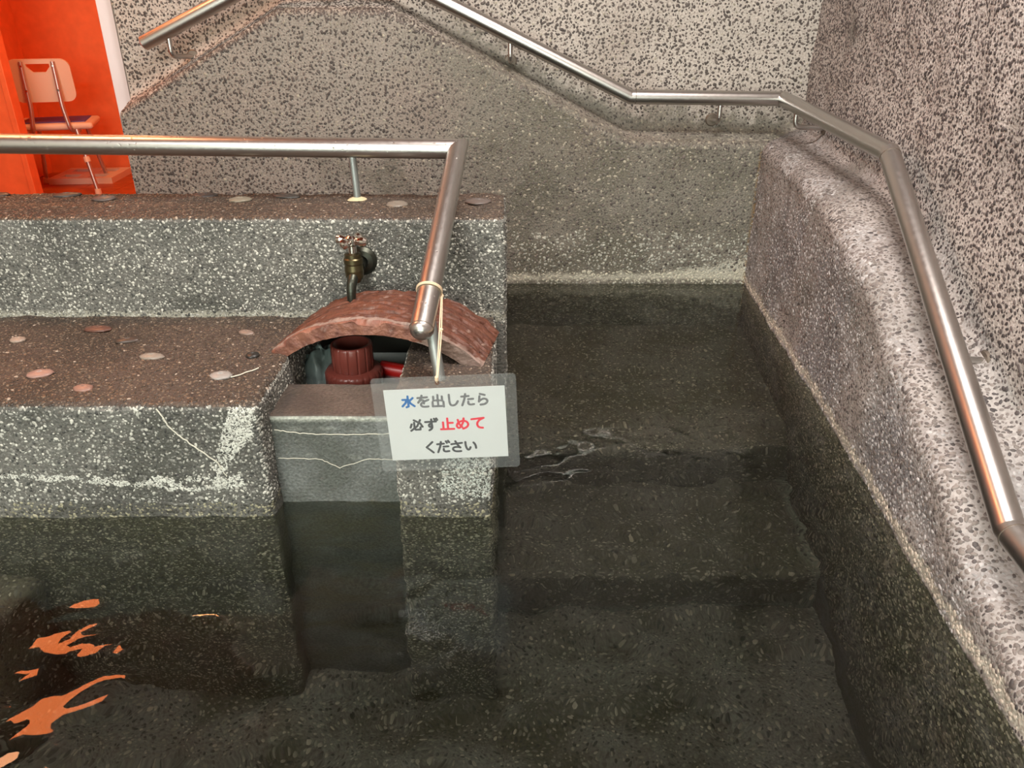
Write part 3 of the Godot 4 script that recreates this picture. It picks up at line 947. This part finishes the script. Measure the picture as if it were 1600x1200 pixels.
func build_pipe() -> void:
	var p := thing("pipe_fitting", "brown-red plastic pipe union standing in the spring box", "pipe fitting", P(-0.322, 1.42, 0.03))
	var fl := lathe([[0.0, 0.0], [0.051, 0.0], [0.051, 0.118], [0.049, 0.122]], Vector3.ZERO, Vector3.UP, 40)
	obj("pipe_base", fl, M.pvc, p)
	obj("union_nut", lathe([[0.040, 0.112], [0.058, 0.114, 1], [0.058, 0.138, 1], [0.053, 0.145], [0.040, 0.147]], Vector3.ZERO, Vector3.UP, 130, 24, 0.003), M.pvc, p)
	obj("ribbed_collar", lathe([[0.038, 0.143], [0.042, 0.146, 1], [0.042, 0.194, 1], [0.0405, 0.199], [0.034, 0.199], [0.034, 0.13], [0.0, 0.13]], Vector3.ZERO, Vector3.UP, 224, 14, 0.003), M.pvc, p)
	var rp := thing("red_pipe", "red plastic pipe lying in the dark spring box", "pipe", P(-0.245, 1.47, 0.142))
	obj("pipe_body", tube([Vector3(-0.03, 0.008, 0), Vector3(0.028, 0.002, 0.012)], 0.017, 20), M.red_pvc, rp)
	var rock := thing("wet_rock", "smooth grey-green wet rock beside the pipe union", "rock", P(-0.398, 1.47, 0.115))
	var fn := func(u: float, v: float) -> Vector3:
		var d := Vector3(sin(PI * v) * cos(TAU * u), cos(PI * v), sin(PI * v) * sin(TAU * u))
		return d * Vector3(0.040, 0.085, 0.045) * (1.0 + 0.3 * n_mid.get_noise_3dv(d * 1.6))
	obj("rock_body", patch_mesh(fn, 32, 20, white, true), std(Color(0.40, 0.45, 0.44), 0.3), rock)

func build_tap() -> void:
	var t := thing("water_tap", "small chrome and brass garden tap on the bench back", "tap", P(-0.322, 1.56, 0.352))
	t.scale = Vector3.ONE * 1.18
	var z := Vector3(0, 0, 1)
	obj("flange", lathe([[0.026, -0.004], [0.026, 0.003], [0.020, 0.009], [0.012, 0.012]], Vector3(0.008, 0.004, 0), z, 28), M.old_brass, t)
	obj("inlet", lathe([[0.011, 0.0], [0.011, 0.034]], Vector3(0.006, 0.002, 0), z, 20), M.old_brass, t)
	obj("tap_body", lathe([[0.0, -0.024], [0.010, -0.022], [0.0155, -0.012], [0.0165, 0.0], [0.0155, 0.010], [0.0165, 0.012], [0.0165, 0.020], [0.0145, 0.022], [0.0145, 0.028], [0.009, 0.030], [0.0, 0.030]], Vector3(0, 0, 0.040), Vector3.UP, 28), M.brass, t)
	obj("spout", tube(bend([Vector3(0, -0.006, 0.045), Vector3(-0.003, -0.022, 0.064), Vector3(-0.004, -0.058, 0.066)], 0.014), 0.0095, 18, true, true, 0.0075), M.old_brass, t)
	obj("spout_lip", lathe([[0.007, 0.002], [0.0095, 0.001], [0.0095, -0.004], [0.006, -0.005]], Vector3(-0.004, -0.057, 0.066), Vector3.DOWN, 20), M.brass, t)
	var h := obj("cross_handle", lathe([[0.0075, 0.026], [0.0075, 0.042], [0.011, 0.045], [0.011, 0.056], [0.006, 0.060], [0.0, 0.060]], Vector3(0, 0, 0.040), Vector3.UP, 24), M.chrome, t)
	for k in 4:
		var ang := 0.35 + k * PI / 2
		var d := Vector3(cos(ang), 0, sin(ang))
		var c := Vector3(0, 0.051, 0.040)
		obj("handle_lobe", lathe([[0.0, 0.0], [0.006, 0.004], [0.0068, 0.014], [0.0088, 0.020], [0.0085, 0.026], [0.0045, 0.030], [0.0, 0.031]], c, d, 16), M.chrome, h)

# ---------------------------------------------------------------- sign
var GLYPHS := {
	"mizu": [[50, 6, 50, 84, 36, 90], [12, 32, 40, 32, 32, 56, 8, 82], [84, 20, 60, 42], [52, 30, 66, 62, 92, 84]],
	"wo": [[14, 22, 80, 18], [44, 4, 36, 30, 16, 58], ["c", 24, 46, 42, 38, 54, 44, 55, 66], ["c", 88, 38, 52, 54, 34, 72, 42, 88, 62, 92, 84, 90]],
	"de": [[50, 4, 50, 90], [20, 16, 20, 46, 80, 46], [80, 16, 80, 50], [12, 56, 12, 91, 88, 91], [88, 56, 88, 96]],
	"shi": [["c", 26, 6, 26, 38, 27, 68, 36, 86, 54, 89, 72, 78, 84, 58]],
	"ta": [[8, 24, 58, 21], [36, 5, 28, 44, 10, 92], [54, 46, 88, 44], ["c", 54, 64, 54, 80, 66, 88, 92, 86]],
	"ra": [[34, 8, 66, 18], ["c", 30, 26, 27, 46, 24, 68], ["c", 24, 66, 42, 52, 62, 46, 80, 56, 80, 74, 62, 88, 34, 92]],
	"kanarazu": [[36, 8, 58, 22], [80, 8, 56, 56, 10, 92], [36, 28, 36, 72, 42, 84, 76, 84, 78, 66], [18, 40, 8, 66], [80, 36, 93, 62]],
	"zu": [[6, 26, 82, 24], [50, 6, 51, 50], ["c", 51, 48, 40, 42, 30, 52, 36, 66, 48, 62, 51, 48, 52, 70, 44, 84, 30, 93], [70, 2, 76, 14], [86, 0, 92, 12]],
	"tome": [[54, 4, 54, 86], [54, 40, 90, 40], [22, 34, 22, 86], [4, 89, 96, 89]],
	"me": [["c", 18, 18, 24, 44, 32, 60, 46, 78], ["c", 60, 8, 54, 40, 32, 78, 18, 82, 9, 66, 20, 42, 52, 27, 80, 36, 89, 58, 78, 78, 52, 91]],
	"te": [[6, 18, 92, 10], ["c", 90, 11, 62, 26, 45, 50, 48, 74, 62, 86, 82, 89]],
	"ku": [[70, 6, 26, 48, 72, 93]],
	"da": [[6, 26, 54, 23], [34, 8, 26, 46, 8, 92], [50, 48, 84, 46], ["c", 50, 66, 50, 80, 62, 88, 88, 86], [70, 4, 76, 17], [86, 0, 93, 13]],
	"sa": [[10, 30, 86, 22], [40, 6, 54, 36, 72, 60], ["c", 72, 58, 48, 54, 26, 58, 19, 72, 30, 86, 50, 91, 76, 90]],
	"i": [["c", 14, 16, 15, 44, 22, 70, 32, 80, 42, 74, 48, 60], ["c", 72, 22, 84, 42, 88, 68]],
}

func stroke(im: Image, pts: PackedVector2Array, w: float, color: Color) -> void:
	for i in pts.size() - 1:
		var a := pts[i]
		var b := pts[i + 1]
		var lo := Vector2(minf(a.x, b.x), minf(a.y, b.y)) - Vector2.ONE * (w + 1)
		var hi := Vector2(maxf(a.x, b.x), maxf(a.y, b.y)) + Vector2.ONE * (w + 1)
		for y in range(int(lo.y), int(hi.y) + 1):
			for x in range(int(lo.x), int(hi.x) + 1):
				var q := Vector2(x + 0.5, y + 0.5)
				var d := q.distance_to(Geometry2D.get_closest_point_to_segment(q, a, b))
				var k := clampf(w - d + 0.5, 0, 1)
				if k > 0.0: im.set_pixel(x, y, im.get_pixel(x, y).lerp(color, k))

func glyph(im: Image, called: String, at: Vector2, size: float, color: Color) -> void:
	for s in GLYPHS[called]:
		var arr: Array = s
		var curve := false
		if arr[0] is String:
			curve = true
			arr = arr.slice(1)
		var raw := PackedVector2Array()
		for i in arr.size() / 2: raw.append(at + Vector2(arr[i * 2], arr[i * 2 + 1]) * size / 100.0)
		var pts := raw
		if curve:
			pts = PackedVector2Array()
			for i in raw.size() - 1:
				var p0 := raw[maxi(i - 1, 0)]
				var p3 := raw[mini(i + 2, raw.size() - 1)]
				for k in 6: pts.append(raw[i].cubic_interpolate(raw[i + 1], p0, p3, k / 6.0))
			pts.append(raw[raw.size() - 1])
		stroke(im, pts, size * 0.078, color)

func quad_mesh(w: float, h: float, z: float) -> ArrayMesh:
	var st := SurfaceTool.new()
	st.begin(Mesh.PRIMITIVE_TRIANGLES)
	for q in [[-1, 1], [1, 1], [1, -1], [-1, 1], [1, -1], [-1, -1]]:
		st.set_normal(Vector3(0, 0, 1))
		st.set_uv(Vector2(0.5 + q[0] * 0.5, 0.5 - q[1] * 0.5))
		st.add_vertex(Vector3(q[0] * w / 2, q[1] * h / 2, z))
	return st.commit()

func rounded_plate(w: float, h: float, r: float, thick: float, hole := Vector3.ZERO) -> ArrayMesh:
	var poly := PackedVector2Array()
	for k in 4:
		var c := Vector2((w / 2 - r) * [1, -1, -1, 1][k], (h / 2 - r) * [1, 1, -1, -1][k])
		for i in 7: poly.append(c + Vector2.from_angle(k * PI / 2 + i * PI / 12) * r)
	var tri := Geometry2D.triangulate_polygon(poly)
	var st := SurfaceTool.new()
	st.begin(Mesh.PRIMITIVE_TRIANGLES)
	for side in 2:
		var z := thick / 2 if side == 0 else -thick / 2
		for i in tri.size() / 3:
			var t := [tri[i * 3], tri[i * 3 + 1], tri[i * 3 + 2]]
			var ccw := (poly[t[1]] - poly[t[0]]).cross(poly[t[2]] - poly[t[0]]) > 0
			if ccw == (side == 0): t.reverse()
			for q in t:
				st.set_normal(Vector3(0, 0, 1 if side == 0 else -1))
				st.add_vertex(Vector3(poly[q].x, poly[q].y, z))
	for i in poly.size():
		var a := poly[i]
		var b := poly[(i + 1) % poly.size()]
		var nn := Vector3((b - a).y, -(b - a).x, 0).normalized()
		for q in [[a, 1], [b, 1], [b, -1], [a, 1], [b, -1], [a, -1]]:
			st.set_normal(nn)
			st.add_vertex(Vector3(q[0].x, q[0].y, q[1] * thick / 2))
	return st.commit()

func build_sign() -> void:
	var w := 1024
	var h := 692
	var im := Image.create(w, h, false, Image.FORMAT_RGBA8)
	im.fill(Color(0.81, 0.82, 0.815))
	var ink := Color(0.24, 0.24, 0.25)
	var blue := Color(0.13, 0.40, 0.66)
	var red := Color(0.88, 0.15, 0.24)
	var gray := Color(0.42, 0.42, 0.43)
	var rows := [[["mizu", blue], ["wo", gray], ["de", gray], ["shi", gray], ["ta", gray], ["ra", gray]],
		[["kanarazu", ink], ["zu", ink], ["tome", red], ["me", red], ["te", red]], [["ku", ink], ["da", ink], ["sa", ink], ["i", ink]]]
	var x0 := [0.135, 0.18, 0.275]
	var pitch := [0.1235, 0.130, 0.116]
	var yc := [0.175, 0.505, 0.83]
	for rI in 3:
		for k in rows[rI].size():
			glyph(im, rows[rI][k][0], Vector2((x0[rI] + pitch[rI] * k) * w, yc[rI] * h - 62), 122, rows[rI][k][1])
	var s := thing("laminated_sign", "laminated white notice with Japanese writing hanging on a cord", "sign", P(-0.1085, 1.128, 0.2055))
	s.rotation = Vector3(deg_to_rad(1.5), 0, deg_to_rad(2.6))
	var paper := std(Color(1, 1, 1), 0.7)
	paper.albedo_texture = ImageTexture.create_from_image(im)
	var plain := std(Color(0.93, 0.94, 0.93), 0.7)
	var sheet := obj("paper", rounded_plate(0.199, 0.1365, 0.0005, 0.0003), plain, s)
	obj("printed_face", quad_mesh(0.199, 0.1365, 0.00022), paper, sheet)
	obj("film", rounded_plate(0.237, 0.180, 0.007, 0.0012), M.film, s)
	var hole := Vector3(-0.010, 0.0785, 0.0)
	obj("eyelet", lathe([[0.0022, 0.0011], [0.0034, 0.0011], [0.0034, -0.0011], [0.0022, -0.0011], [0.0022, 0.0011]], hole, Vector3(0, 0, 1), 16), std(Color(0.45, 0.30, 0.22), 0.6), s)
	# cord looped round the rail
	var cord := thing("hanging_cord", "cream cord looped round the rail end, holding the notice", "cord")
	var c := P(-0.118, 1.727, 0.556)
	var e := P(-0.158, 1.250, 0.327)
	var d := (e - c).normalized()
	var loop_at := e - d * 0.098
	var side := d.cross(Vector3.UP).normalized()
	var up := side.cross(d).normalized()
	for turn in 2:
		var ring := []
		for i in 29:
			var ang := TAU * i / 28.0
			ring.append(loop_at + d * (0.0032 * turn + 0.004 * sin(ang)) + (side * cos(ang) + up * sin(ang)) * 0.0232)
		obj("loop", tube(ring, 0.0015, 8), M.cord, cord)
	var eye := s.transform * hole
	var from := loop_at + side * 0.0215 - up * 0.010
	if from.x < loop_at.x: from = loop_at - side * 0.0215 - up * 0.010
	for k in 2:
		var o := Vector3(0.0016, 0, 0) * (k * 2 - 1)
		var midp := from.lerp(eye, 0.45) + Vector3(0.001, -0.004, 0.0)
		obj("strand", tube(bend([from + o * 0.6, midp + o * 1.2, eye + Vector3(0, 0.002, 0.0016) + o * 0.5], 0.03), 0.0012, 8), M.cord, cord)
	obj("knot", lathe([[0.0, -0.005], [0.003, -0.003], [0.0036, 0.0], [0.003, 0.003], [0.0, 0.005]], from.lerp(eye, 0.42) + Vector3(0.002, -0.003, 0), Vector3(0.4, 1, 0.2), 10), M.cord, cord)
	obj("knot", lathe([[0.0, -0.004], [0.0026, -0.002], [0.003, 0.0], [0.0026, 0.002], [0.0, 0.004]], from + Vector3(0.001, -0.004, 0.002), Vector3(0.2, 1, 0.2), 10), M.cord, cord)
	obj("knot", lathe([[0.0, -0.009], [0.003, -0.004], [0.0032, 0.002], [0.0, 0.006]], eye + Vector3(0, 0.009, 0.0025), Vector3(0, 1, 0), 10), M.cord, cord)

# ---------------------------------------------------------------- orange changing room
const VEST := -0.10
func build_vestibule() -> void:
	var fl := structure("floor_vestibule", "warm wooden plank floor of the orange changing room", "floor")
	for k in 11:
		var x1 := -3.55 + k * 0.215
		block("plank", Vector3(x1, VEST - 0.04, -5.1), Vector3(x1 + 0.211, VEST, -2.52), 0.003, M.plank, fl)
	block("screed", Vector3(-3.55, -0.9, -5.1), Vector3(-1.19, VEST - 0.038, -1.79), 0.003, M.plaster, fl)
	block("entry_slab", Vector3(-3.55, -0.3, -2.52), Vector3(-2.19, VEST, -1.79), 0.003, M.plaster, fl)
	var wb := structure("wall_changing_room", "orange painted back wall of the changing room", "wall")
	block("wall_panel", Vector3(-3.6, VEST - 0.05, -5.1), Vector3(-1.1, CEIL, -4.96), 0.004, M.orange, wb)
	var ws := structure("wall_changing_room_side", "orange side wall of the changing room", "wall")
	block("wall_panel", Vector3(-1.25, VEST - 0.05, -5.0), Vector3(-1.10, CEIL, -2.76), 0.004, M.orange, ws)
	var wl := structure("wall_left_vestibule", "orange left wall of the changing room", "wall")
	block("wall_panel", Vector3(-3.62, VEST - 0.3, -5.1), Vector3(-3.5, CEIL, -1.79), 0.004, M.orange, wl)
	# partition that makes the alcove with the chair
	var pt := thing("orange_partition", "bright orange partition panel in front of the alcove", "partition", Vector3.ZERO)
	block("front_panel", Vector3(-3.5, VEST, -4.04), Vector3(-2.475, CEIL, -4.0), 0.004, M.orange, pt)
	block("edge_strip", Vector3(-2.482, VEST, -4.06), Vector3(-2.452, CEIL, -3.993), 0.004, M.orange, pt)
	block("alcove_side", Vector3(-2.93, VEST, -4.96), Vector3(-2.90, CEIL, -4.02), 0.003, M.orange, pt)
	# white door jamb at the end of the stone wall
	var jm := structure("trim_1", "white painted door jamb at the end of the stone wall", "door frame")
	block("jamb", Vector3(-1.262, VEST, -2.74), Vector3(-1.192, CEIL, -2.60), 0.003, M.white_paint, jm)
	block("jamb_edge", Vector3(-1.205, VEST, -2.66), Vector3(-1.185, CEIL, -2.575), 0.003, std(Color(0.45, 0.45, 0.43), 0.6), jm)
	build_chair()
	# slatted bath board on the floor
	var bd := thing("bath_board", "pale plastic bath board with square openings on the floor", "bath board", P(-2.56, 4.765, VEST), 0.10)
	var cs := CSGCombiner3D.new()
	cs.name = "board_plate"
	bd.add_child(cs)
	var box := CSGBox3D.new()
	box.name = "plate"
	box.size = Vector3(0.36, 0.034, 0.34); box.position = Vector3(0, 0.017, 0); box.material = M.plastic
	cs.add_child(box)
	for i in 4:
		var cut := CSGBox3D.new()
		cut.name = "opening"
		cut.operation = CSGShape3D.OPERATION_SUBTRACTION
		cut.size = Vector3(0.10, 0.09, 0.085); cut.material = M.plastic
		cut.position = Vector3([-0.08, 0.08][i % 2], 0.02, [-0.085, 0.085][i / 2])
		cs.add_child(cut, true)

func build_chair() -> void:
	var c := thing("shower_chair", "pale plastic shower chair with aluminium legs in the orange alcove", "chair", P(-2.50, 4.38, VEST), 0.34)
	# back plate with a grip hole; the chair shows us its back
	var cs := CSGCombiner3D.new()
	cs.name = "backrest"
	c.add_child(cs)
	var plate := CSGPolygon3D.new()
	plate.name = "plate"
	var poly := PackedVector2Array()
	var w := 0.30
	var h := 0.215
	for k in 4:
		var cc := Vector2((w / 2 - 0.045) * [1, -1, -1, 1][k], (h / 2 - 0.045) * [1, 1, -1, -1][k])
		for i in 7: poly.append(cc + Vector2.from_angle(k * PI / 2 + i * PI / 12) * 0.045)
	plate.polygon = poly
	plate.depth = 0.022
	plate.material = M.plastic
	cs.add_child(plate)
	var grip := CSGPolygon3D.new()
	grip.name = "grip"
	grip.operation = CSGShape3D.OPERATION_SUBTRACTION
	grip.polygon = PackedVector2Array([Vector2(-0.055, 0.085), Vector2(-0.055, 0.07), Vector2(-0.03, 0.042), Vector2(0.03, 0.042), Vector2(0.055, 0.07), Vector2(0.055, 0.085)])
	grip.depth = 0.2
	grip.position = Vector3(0, 0, 0.1)
	grip.material = M.plastic
	cs.add_child(grip)
	cs.position = Vector3(0, 0.585, 0.0)
	cs.rotation.x = 0.10
	for s in [-1, 1]:
		var up := obj("back_tube", tube(bend([Vector3(0.075 * s, 0.68, 0.012), Vector3(0.075 * s, 0.46, 0.036), Vector3(0.09 * s, 0.335, 0.045), Vector3(0.12 * s, 0.325, -0.05)], 0.03), 0.0115, 14), M.alu, c)
		for y in [0.66, 0.54]:
			obj("bolt", lathe([[0.0, 0.004], [0.005, 0.004], [0.006, 0.0]], Vector3(0.075 * s, y, 0.026 + (0.68 - y) * 0.1), Vector3(0, 0, 1), 10), M.chrome, up)
		for q in [[0.05, 0.12], [-0.27, -0.34]]:
			var lg := obj("leg", tube([Vector3(0.12 * s, 0.34, q[0]), Vector3(0.165 * s, 0.01, q[1])], 0.0115, 14), M.alu, c)
			obj("height_clip", lathe([[0.012, -0.014], [0.017, -0.014], [0.017, 0.014], [0.012, 0.014]], Vector3(0.12 * s, 0.34, q[0]).lerp(Vector3(0.165 * s, 0.01, q[1]), 0.47), Vector3(0.045 * s, -0.33, q[1] - q[0]), 16), M.plastic, lg)
			obj("rubber_foot", lathe([[0.0, 0.0], [0.018, 0.0], [0.016, 0.03], [0.012, 0.032]], Vector3(0.165 * s, 0.0, q[1]), Vector3.UP, 16), M.plastic, lg)
	block("seat", Vector3(-0.2, 0.335, -0.32), Vector3(0.2, 0.37, 0.03), 0.016, M.plastic, c)
	block("seat_pad", Vector3(-0.16, 0.362, -0.29), Vector3(0.16, 0.374, -0.02), 0.005, M.blue_plastic, c)

# ---------------------------------------------------------------- rest of the room
func build_room() -> void:
	var ce := structure("ceiling", "reddish cedar board ceiling", "ceiling")
	for k in 17:
		var f1 := -2.75 + k * 0.47
		block("board", Vector3(-3.65, CEIL, -f1 - 0.464), Vector3(1.2, CEIL + 0.03, -f1), 0.004, M.cedar, ce)
	block("ceiling_slab", Vector3(-3.65, CEIL + 0.028, -5.15), Vector3(1.2, CEIL + 0.15, 2.8), 0.004, M.plaster, ce)
	var wl := structure("wall_left", "plastered left wall of the bath", "wall")
	block("wall_panel", Vector3(-2.45, -0.9, -1.79), Vector3(-2.3, CEIL, 2.75), 0.004, M.plaster, wl)
	var wv := structure("wall_vestibule_front", "plastered wall between bath and changing room", "wall")
	block("wall_panel", Vector3(-3.62, -0.9, -1.79), Vector3(-2.44, CEIL, -1.66), 0.004, M.plaster, wv)
	# wall behind the viewer with a wide frosted window
	var wf := structure("wall_front", "plastered wall with a wide frosted window", "wall")
	block("wall_below", Vector3(-2.45, -0.9, 2.62), Vector3(1.15, WIN_LO, 2.75), 0.004, M.plaster, wf)
	block("wall_above", Vector3(-2.45, WIN_HI, 2.62), Vector3(1.15, CEIL, 2.75), 0.004, M.plaster, wf)
	block("wall_beside", Vector3(-2.45, WIN_LO, 2.62), Vector3(-2.0, WIN_HI, 2.75), 0.004, M.plaster, wf)
	block("wall_beside", Vector3(0.6, WIN_LO, 2.62), Vector3(1.15, WIN_HI, 2.75), 0.004, M.plaster, wf)
	var wn := structure("window_1", "wide frosted window in daylight", "window")
	for k in 3:
		var x0: float = -2.0 + k * 0.8667
		block("pane", Vector3(x0 + 0.02, WIN_LO + 0.02, 2.70), Vector3(x0 + 0.8467, WIN_HI - 0.02, 2.708), 0.002, glow(DAY, 1.2), wn)
		block("mullion", Vector3(x0 - 0.02, WIN_LO, 2.68), Vector3(x0 + 0.02, WIN_HI, 2.73), 0.003, M.frame, wn)
	block("mullion", Vector3(0.58, WIN_LO, 2.68), Vector3(0.62, WIN_HI, 2.73), 0.003, M.frame, wn)
	for y in [WIN_LO, WIN_HI - 0.025]:
		block("window_rail", Vector3(-2.0, y, 2.68), Vector3(0.6, y + 0.025, 2.73), 0.003, M.frame, wn)
	area_light(wn, "window_light", Vector3(-0.7, (WIN_LO + WIN_HI) / 2, 2.67), Vector3(0, 0, -1), Vector2(2.56, WIN_HI - WIN_LO - 0.06), DAY, DAY_E)
	# ceiling lamps
	for k in LAMPS.size():
		var q: Array = LAMPS[k]
		var lamp := thing("ceiling_lamp", q[6], "lamp", Vector3(q[0], CEIL, q[1]))
		var sx: float = q[2]
		var sz: float = q[3]
		block("lamp_frame", Vector3(-sx / 2 - 0.03, -0.05, -sz / 2 - 0.03), Vector3(sx / 2 + 0.03, 0.0, sz / 2 + 0.03), 0.006, M.white_paint, lamp)
		block("lamp_diffuser", Vector3(-sx / 2, -0.058, -sz / 2), Vector3(sx / 2, -0.04, sz / 2), 0.004, glow(q[4], q[7]), lamp)
		area_light(lamp, "lamp_light", Vector3(q[0], CEIL - 0.062, q[1]), Vector3.DOWN, Vector2(sx, sz), q[4], q[5])

const WIN_LO := 0.08
const WIN_HI := 1.75
const DAY := Color(0.95, 1.0, 0.95)
const DAY_E := 7.8
# x, z, size x, size z, colour, energy, label, glow
var LAMPS := [
	[-1.0, 0.7, 1.4, 0.7, Color(1.0, 0.985, 0.965), 8.5, "long white ceiling lamp over the open bath", 1.2],
	[0.30, -1.15, 0.6, 0.5, Color(1.0, 0.96, 0.93), 5.0, "square white ceiling lamp above the sunken steps", 1.2],
	[-1.72, -1.92, 0.6, 0.4, Color(1.0, 0.68, 0.48), 2.2, "orange ceiling lamp above the doorway", 1.2],
	[-1.62, -3.5, 0.5, 0.4, Color(1.0, 0.68, 0.44), 2.7, "added orange fill lamp inside the changing room, out of view", 1.5],  # added out of view to brighten the orange room
	[-2.30, -2.9, 0.42, 0.22, Color(1.0, 0.52, 0.28), 0.45, "small narrow orange ceiling lamp near the doorway", 2.0],
]

func _ready() -> void:
	# camera
	var cam := Camera3D.new()
	cam.name = "camera"
	add_child(cam)
	cam.fov = rad_to_deg(2.0 * atan(600.0 / 1202.0))
	cam.position = Vector3(0, 0.83, 0)
	cam.rotation = Vector3(deg_to_rad(-26.0), 0, 0)
	cam.near = 0.02
	cam.far = 60.0
	cam.current = true
	# environment: the room is closed, so the sky only fills what lies beyond it
	var we := WorldEnvironment.new()
	we.name = "environment"
	var env := Environment.new()
	env.background_mode = Environment.BG_COLOR
	env.background_color = Color(0.55, 0.6, 0.62)
	env.tonemap_mode = Environment.TONE_MAPPER_LINEAR
	env.tonemap_exposure = 0.96
	env.volumetric_fog_enabled = true
	env.volumetric_fog_density = 0.0
	env.sdfgi_enabled = true
	env.ssao_enabled = true
	env.ssil_enabled = true
	we.environment = env
	add_child(we)

	rng.seed = 20240611
	n_big.seed = 5; n_big.frequency = 1.0; n_big.fractal_octaves = 3
	n_mid.seed = 9; n_mid.frequency = 1.0; n_mid.fractal_octaves = 2
	n_fine.seed = 13; n_fine.frequency = 1.0
	var ball := SphereMesh.new()
	ball.radius = 1.0; ball.height = 2.0; ball.radial_segments = 7; ball.rings = 3
	pebble_mesh = ball
	make_materials()
	build_room()
	build_walls()
	build_bench()
	build_pool()
	build_vestibule()
	build_water()
	build_rails()
	build_tile()
	build_pipe()
	build_tap()
	build_sign()
